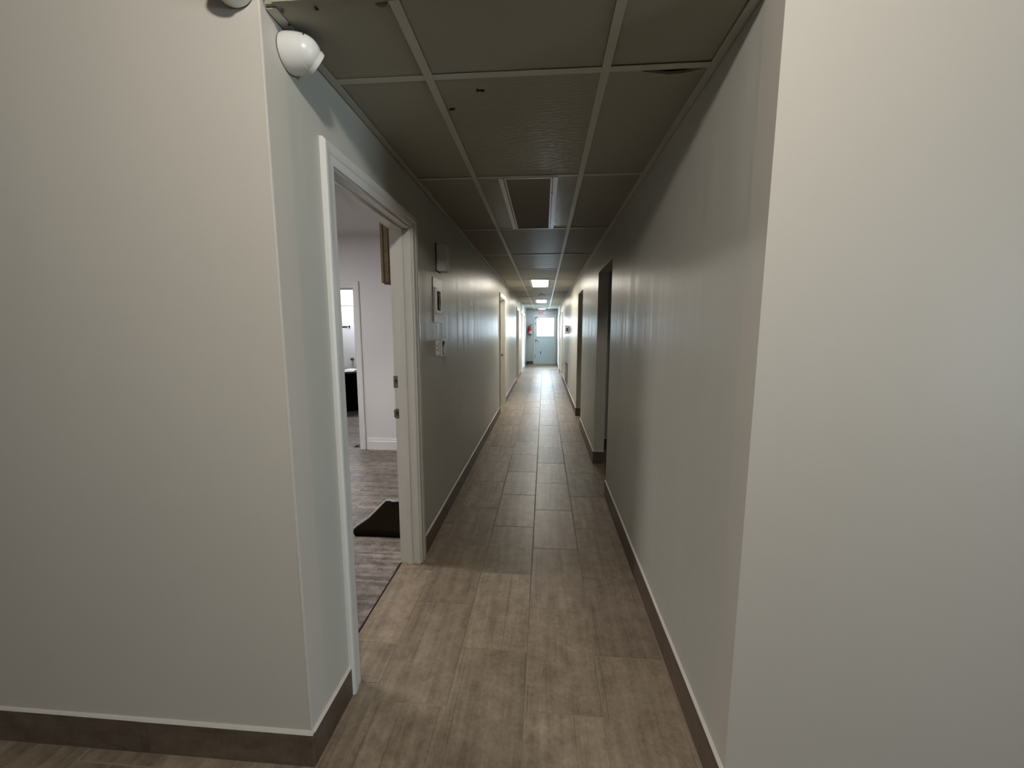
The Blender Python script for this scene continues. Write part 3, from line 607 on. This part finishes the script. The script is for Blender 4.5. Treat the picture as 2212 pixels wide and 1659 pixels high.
# ------------------------------------------------------------------ security cameras
def turret(loc, axis, look, label, R_=0.052):
    root = empty('security_camera', loc); tag(root, label, 'camera', 'white turret cameras')
    ax = Vector(axis).normalized(); lk = Vector(look).normalized(); o = Vector(loc)
    MB().lathe([(0.0, R_*0.97), (0.003, R_*0.985)], o, ax, 40).build('mounting_ring', 'grey_metal', root, True)
    MB().lathe([(0.003, R_*0.98), (0.008, R_*1.02), (0.022, R_*1.03), (0.040, R_*1.0), (0.054, R_*0.95), (0.064, R_*0.895), (0.0645, R_*0.85)], o, ax, 48).build('body', 'plastic', root, True)
    c = o + ax*0.056; r = R_*0.885
    prof = [(r*math.sin(t), r*math.cos(t)) for t in [math.radians(a) for a in range(-85, 55, 7)]] + [(r*0.83, r*0.53)]
    eye = MB().lathe(prof, c, lk, 48).build('eyeball', 'plastic', root, True)
    MB().lathe([(r*0.62, r*0.77), (r*0.64, r*0.85), (r*0.86, r*0.80), (r*0.88, r*0.74), (r*0.80, r*0.60)], c, lk, 40).build('visor', 'plastic', root, True)
    MB().lathe([(r*0.78, r*0.60), (r*0.82, r*0.55), (r*0.83, r*0.05)], c, lk, 32).build('lens', 'black', eye, True)
    # pivot slot on the side of the eyeball
    side = (ax*0.42 + Vector((-0.1, -0.62, 0.66))).normalized(); p = c + side*r*0.985
    tdir = side.cross(lk).normalized(); MB().tube([p-tdir*0.007, p+tdir*0.007], 0.0016, 6).build('pivot_slot', 'hole', eye)
    return root
turret((XL, 1.282, 2.303), (1, 0, 0.0), (0.58, 0.74, -0.50), 'white turret camera on the corridor wall under the ceiling corner')
turret((-0.835, YF_L, 2.400), (0, -1, 0), (0.0, -0.75, -0.65), 'white turret camera cut off by the top edge of the picture')

# ------------------------------------------------------------------ wall devices on the left wall
root = empty('alarm_siren', (XL, 2.99, 1.90)); tag(root, 'off-white alarm box on the wall under the ceiling', 'alarm')
b = MB().box(XL+0.004, XL+0.072, 2.945, 3.065, 1.905, 2.094); b.build('housing', 'plastic', root, bevel=0.006)
MB().box(XL, XL+0.004, 2.941, 3.068, 1.903, 2.096).build('back_plate', 'hole', root)  # black plate paints the shadow gap between housing and wall
MB().lathe([(0, 0.003), (0.001, 0.0025)], (XL+0.042, 2.9445, 1.985), (0, -1, 0), 10).build('screw_hole', 'hole', root)
MB().box(XL+0.030, XL+0.050, 2.9435, 2.9455, 1.955, 1.957).box(XL+0.055, XL+0.062, 2.9435, 2.9455, 1.958, 1.966).build('scuff', 'caulk', root)

root = empty('access_panel', (XL, 2.97, 1.54)); tag(root, 'ragged white access panel with a hole and loose wires', 'panel')
zp = [(2.852, 1.853), (2.98, 1.850), (3.10, 1.856), (3.088, 1.772), (3.085, 1.538), (2.856, 1.540)]
# board with a rectangular hole, built as four pieces of one sheet
b = MB(); hy0, hy1, hz0, hz1 = 2.925, 3.035, 1.628, 1.764
for pts in ([(2.852, 1.853), (2.98, 1.850), (3.10, 1.856), (3.09, hz1), (2.853, hz1)], [(2.853, hz1), (hy0, hz1), (hy0, hz0), (2.855, hz0)], [(hy1, hz1), (3.09, hz1), (3.086, hz0), (hy1, hz0)], [(2.855, hz0), (3.086, hz0), (3.085, 1.538), (2.856, 1.540)]):
    b.prism(pts, 'x', XL, XL+0.004)
b.build('board', 'plastic', root)
b = MB()
for (ya, yb, za, zb) in [(2.893, hy0, 1.605, 1.788), (hy1, 3.075, 1.605, 1.788), (hy0, hy1, hz1, 1.788), (hy0, hy1, 1.605, hz0)]: b.box(XL+0.004, XL+0.011, ya, yb, za, zb)
b.build('plate_frame', 'plastic', root)
MB().box(XL+0.0005, XL+0.003, hy0, hy1, hz0, hz1).build('hole', 'hole', root)
for k in range(4):
    y_ = hy0+0.02+k*0.022; b = MB().tube([(XL+0.004, y_, hz1-0.01), (XL+0.007+0.003*(k % 2), y_+0.012*math.sin(k), 1.72), (XL+0.006, y_-0.012+0.01*k, 1.68), (XL+0.004, y_+0.01, hz0+0.012)], 0.0022, 6)
    b.build('wire', ['grey_metal', 'black', 'plastic_dull', 'grey_metal'][k], root, True)
b = MB()
for k in range(14): 
    z_ = 1.545+k*0.022; b.box(XL+0.0002, XL+0.0022, 2.848-random.uniform(0, 0.005), 2.853, z_, z_+0.02)
b.build('ragged_edge', 'cab_dark', root)
for (y_, z_) in [(2.90, 1.776), (3.07, 1.776), (2.90, 1.613), (3.07, 1.613)]: MB().lathe([(0, 0.004), (0.002, 0.003)], (XL+0.011, y_, z_), (1, 0, 0), 10).build('screw', 'grey_metal', root)

root = empty('uncovered_thermostat', (XL, 2.93, 1.30)); tag(root, 'open plastic thermostat base with its cover missing, below the access panel', 'thermostat')
b = MB(); b.box(XL, XL+0.042, 2.893, 2.897, 1.304, 1.416).box(XL, XL+0.042, 3.000, 3.004, 1.304, 1.416).box(XL, XL+0.042, 2.897, 3.0, 1.304, 1.309).box(XL, XL+0.042, 2.897, 3.0, 1.411, 1.416)
b.build('box', 'plastic_dull', root)
b = MB(); b.box(XL+0.042, XL+0.046, 2.888, 3.009, 1.298, 1.318).box(XL+0.042, XL+0.046, 2.888, 3.009, 1.402, 1.422).box(XL+0.042, XL+0.046, 2.888, 2.905, 1.318, 1.402).box(XL+0.042, XL+0.046, 2.992, 3.009, 1.318, 1.402)
b.build('front_frame', 'plastic', root, bevel=0.001)
MB().box(XL+0.004, XL+0.008, 2.8925, 2.8935, 1.31, 1.41).prism([(XL+0.006, 1.315), (XL+0.030, 1.318), (XL+0.014, 1.335), (XL+0.011, 1.36), (XL+0.014, 1.388), (XL+0.032, 1.408), (XL+0.006, 1.41)], 'y', 2.891, 2.8935).build('plaster_smear', 'plastic', root)
for z_ in (1.345, 1.375): MB().lathe([(0, 0.004), (0.001, 0.003)], (XL+0.010, 2.891, z_), (0, -1, 0), 8).build('screw_hole', 'hole', root)
for z_ in (1.31, 1.40): MB().tube([(XL+0.0465, 2.93, z_), (XL+0.0465, 2.94, z_+0.008), (XL+0.0465, 2.95, z_)], 0.002, 6).build('slot', 'hole', root)

# ------------------------------------------------------------------ right wall devices
root = empty('thermostat', (XR, 9.78, 1.41)); tag(root, 'white thermostat with a dark display on the wall above the floor vent', 'thermostat')
MB().box(XR-0.010, XR, 9.70, 9.86, 1.412, 1.578).build('back_plate', 'plastic', root, bevel=0.003)
MB().box(XR-0.082, XR-0.010, 9.715, 9.845, 1.425, 1.565).build('housing', 'plastic', root, bevel=0.006)
MB().box(XR-0.050, XR-0.018, 9.712, 9.716, 1.460, 1.535).build('display', 'black', root)
MB().box(XR-0.088, XR-0.001, 9.70, 9.86, 1.572, 1.588).build('guard_rail', 'dark_metal', root)
MB().box(XR-0.088, XR-0.001, 9.70, 9.86, 1.404, 1.418).build('guard_rail', 'dark_metal', root)
root = empty('air_vent', (XR, 10.3, 0.2)); tag(root, 'tall narrow dark air vent low on the wall below the thermostat', 'vent')
v0, v1, vz0, vz1 = 9.92, 10.68, 0.20, 0.655
MB().box(XR-0.004, XR-0.001, v0, v1, vz0, vz1).build('backing', 'hole', root)
b = MB()
for (a, c, z0, z1) in [(v0-0.03, v0, vz0-0.03, vz1+0.03), (v1, v1+0.03, vz0-0.03, vz1+0.03), (v0, v1, vz1, vz1+0.03), (v0, v1, vz0-0.03, vz0), (10.23, 10.26, vz0, vz1)]: b.box(XR-0.012, XR-0.001, a, c, z0, z1)
b.build('frame', 'vent', root)
for k in range(15):
    z_ = vz0+0.014+k*0.028; MB().prism([(XR-0.012, z_), (XR-0.004, z_+0.008), (XR-0.004, z_+0.010), (XR-0.012, z_+0.002)], 'y', v0, v1).build('louver', 'vent', root)
# end-of-hall switch
root = empty('light_switch', (XL, 17.45, 1.2)); tag(root, 'small white switch plate near the fire extinguisher', 'switch')
MB().box(XL, XL+0.006, 17.40, 17.50, 1.14, 1.29).build('plate', 'plastic', root, bevel=0.002); MB().box(XL+0.006, XL+0.014, 17.44, 17.46, 1.195, 1.23).build('toggle', 'plastic', root)

# ------------------------------------------------------------------ end wall things
root = empty('exit_sign', (-0.12, YE, 2.12)); tag(root, 'white exit sign with red letters above the end door', 'sign')
MB().box(-0.262, 0.022, YE-0.05, YE-0.001, 2.128, 2.315).build('housing', 'sign_face', root, bevel=0.006)
text_mesh('lettering', 'EXIT', 0.155, 0.002, 'red_sign', root, Matrix.Translation((-0.12, YE-0.053, 2.222)) @ Matrix.Rotation(math.radians(90), 4, 'X') @ Matrix.Diagonal((0.72, 1.05, 1, 1)))
root = empty('fire_extinguisher', (-0.62, YE, 1.25)); tag(root, 'red fire extinguisher with a white label hung left of the exit door', 'extinguisher')
ex, ey = -0.615, YE-0.085
MB().lathe([(0, 0.05), (0.012, 0.068), (0.03, 0.07), (0.32, 0.07), (0.355, 0.062), (0.385, 0.035), (0.395, 0.022)], (ex, ey, 1.262), (0, 0, 1), 28).build('cylinder', 'red', root, True)
MB().lathe([(0.06, 0.0706), (0.185, 0.0706)], (ex, ey, 1.262), (0, 0, 1), 28, cap=False).build('label_wrap', 'sign_face', root, True)
MB().lathe([(0, 0.071), (0.03, 0.0715)], (ex, ey, 1.262), (0, 0, 1), 28, cap=False).build('base_ring', 'black', root, True)
MB().lathe([(0, 0.018), (0.03, 0.018)], (ex, ey, 1.655), (0, 0, 1), 14).box(ex-0.012, ex+0.085, ey-0.010, ey+0.010, 1.685, 1.695).prism([(ex-0.01, 1.695), (ex+0.02, 1.700), (ex+0.10, 1.728), (ex+0.10, 1.738), (ex+0.01, 1.715)], 'y', ey-0.009, ey+0.009).build('valve_handle', 'black', root)
MB().tube([(ex, ey-0.01, 1.67), (ex-0.05, ey-0.02, 1.675), (ex-0.085, ey-0.02, 1.62), (ex-0.088, ey-0.02, 1.45), (ex-0.080, ey-0.02, 1.36)], 0.012).build('hose', 'black', root, True)
MB().box(ex-0.02, ex+0.02, ey+0.06, YE-0.0005, 1.58, 1.66).build('wall_bracket', 'grey_metal', root)
MB().box(ex-0.012, ex+0.012, ey+0.07, YE-0.0005, 1.20, 1.27).build('wall_bracket', 'grey_metal', root)

# ------------------------------------------------------------------ office things
root = empty('wall_cabinet', (-1.07, 3.5, 1.84)); tag(root, 'brown wooden wall cabinet end glimpsed through the office doorway', 'cabinet')
cy0, cx0, cz0, cz1 = 3.10, -1.238, 1.842, 2.58
MB().box(cx0+0.022, XL-TL-0.001, cy0, 3.95, cz0+0.006, cz1).build('body', 'cab', root, bevel=0.001)
MB().box(cx0, cx0+0.020, cy0-0.002, 3.95, cz0, cz1).build('door', 'cab', root, bevel=0.002)
MB().box(cx0+0.0195, cx0+0.0225, cy0-0.003, 3.95, cz0, cz1).build('door_gap', 'cab_dark', root)
MB().box(cx0+0.022, XL-TL-0.001, cy0-0.003, cy0+0.012, cz0-0.012, cz0+0.008).build('shaded_underside', 'cab_dark', root)  # dark strip paints the shade under the cabinet
MB().box(cx0+0.058, cx0+0.062, cy0-0.003, cy0+0.001, cz0, cz1).build('end_batten', 'cab_dark', root)
for z_ in (1.92, 2.08, 2.26): MB().lathe([(0, 0.005), (0.002, 0.004)], (cx0+0.045, cy0-0.0005, z_), (0, -1, 0), 8).build('screw', 'cab_dark', root)

# folded rug: sheet rising from its front fold to a frayed back edge, then falling behind
root = empty('folded_rug', (-1.15, 2.85, 0)); tag(root, 'dark brown folded rug with a pale edge on the office floor', 'rug')
prof = [(2.706, 0.006, -1.356), (2.700, 0.014, -1.360), (2.696, 0.030, -1.362), (2.704, 0.050, -1.362), (2.735, 0.060, -1.350), (2.775, 0.066, -1.330), (2.82, 0.082, -1.300), (2.88, 0.108, -1.270), (2.94, 0.132, -1.245), (2.99, 0.142, -1.232), (3.05, 0.128, -1.232), (3.12, 0.070, -1.235), (3.17, 0.02, -1.24), (3.24, 0.006, -1.24)]
XRG = -0.935
b = MB(); nx = 12
for (Y, z, xl) in prof:
    for j in range(nx+1):
        t = j/nx; x = xl+(XRG-xl)*t; k = math.sin(t*6.0+Y*9)*0.006*min(1, z*12)
        b.v.append((x, Y, z+k))
for i in range(len(prof)-1):
    for j in range(nx): b.f.append((i*(nx+1)+j, i*(nx+1)+j+1, (i+1)*(nx+1)+j+1, (i+1)*(nx+1)+j))
sh = b.build('pile', 'rug', root, True); md = sh.modifiers.new('thickness', 'SOLIDIFY'); md.thickness = 0.010; md.offset = -1
MB().tube([(xl-0.004, Y, z+0.002) for (Y, z, xl) in prof[3:10]], 0.0075, 8).build('edge_binding', 'binding', root, True)
MB().tube([(-1.232+(XRG+1.232)*j/10, 2.995+0.006*math.sin(j*1.7), 0.150+0.004*math.sin(j*2.3)) for j in range(11)], 0.009, 8).build('edge_binding', 'binding', root, True)
for k in range(22):
    x = -1.22+k*0.013; MB().tube([(x, 3.0, 0.148), (x+random.uniform(-0.01, 0.01), 3.03, 0.155+random.uniform(-0.004, 0.01)), (x+random.uniform(-0.02, 0.02), 3.06, 0.146)], 0.0022, 5).build('fringe', 'binding', root)
MB().box(-1.355, XRG, 2.70, 3.18, 0.0008, 0.011).build('under_fold', 'rug', root, bevel=0.003)

# torn scrap on the floor by the inner doorway
b = MB(); b.v = [(-2.46, 4.93, 0.002), (-2.40, 4.90, 0.003), (-2.36, 4.92, 0.03), (-2.31, 4.88, 0.004), (-2.30, 4.99, 0.005), (-2.38, 5.02, 0.02), (-2.43, 4.98, 0.006)]
b.f = [(0, 1, 6), (1, 2, 5, 6), (2, 3, 4, 5)]
o = b.build('torn_scrap', 'cab'); tag(o, 'curled brown scrap on the floor by the inner doorway', 'scrap'); md = o.modifiers.new('thickness', 'SOLIDIFY'); md.thickness = 0.002

# desk in the back room with papers
root = empty('desk', (-3.7, 7.3, 0)); tag(root, 'black desk with a curved dark top seen through both doorways', 'desk')
top = [(-4.75, 6.78), (-3.95, 6.82), (-3.55, 6.98), (-3.30, 7.20), (-3.16, 7.50), (-3.14, 7.85), (-4.75, 7.85)]
MB().prism(top, 'z', 0.705, 0.735).build('top', 'desk', root, bevel=0.003)
ins = [(-4.72, 6.90), (-3.95, 6.93), (-3.60, 7.06), (-3.38, 7.26), (-3.24, 7.53), (-3.22, 7.80), (-4.72, 7.80)]
MB().prism(ins, 'z', 0.10, 0.704).build('front_panel', 'desk_black', root)
MB().prism([(x*0.995-0.02, y*0.995+0.04) for x, y in ins], 'z', 0.0005, 0.10).build('plinth', 'desk_black', root)
for i, (cx, cy, rz, lab) in enumerate([(-3.62, 7.20, 0.3, 'white sheet of paper nearer the edge of the dark desk'), (-3.66, 7.52, -0.35, 'white sheet of paper further back on the dark desk')]):
    b = MB().box(-0.14, 0.14, -0.11, 0.11, 0, 0.003); o = b.build('paper_sheet', 'paper'); o.location = (cx, cy, 0.736); o.rotation_euler = (0, 0, rz); tag(o, lab, 'paper', 'papers on the desk')
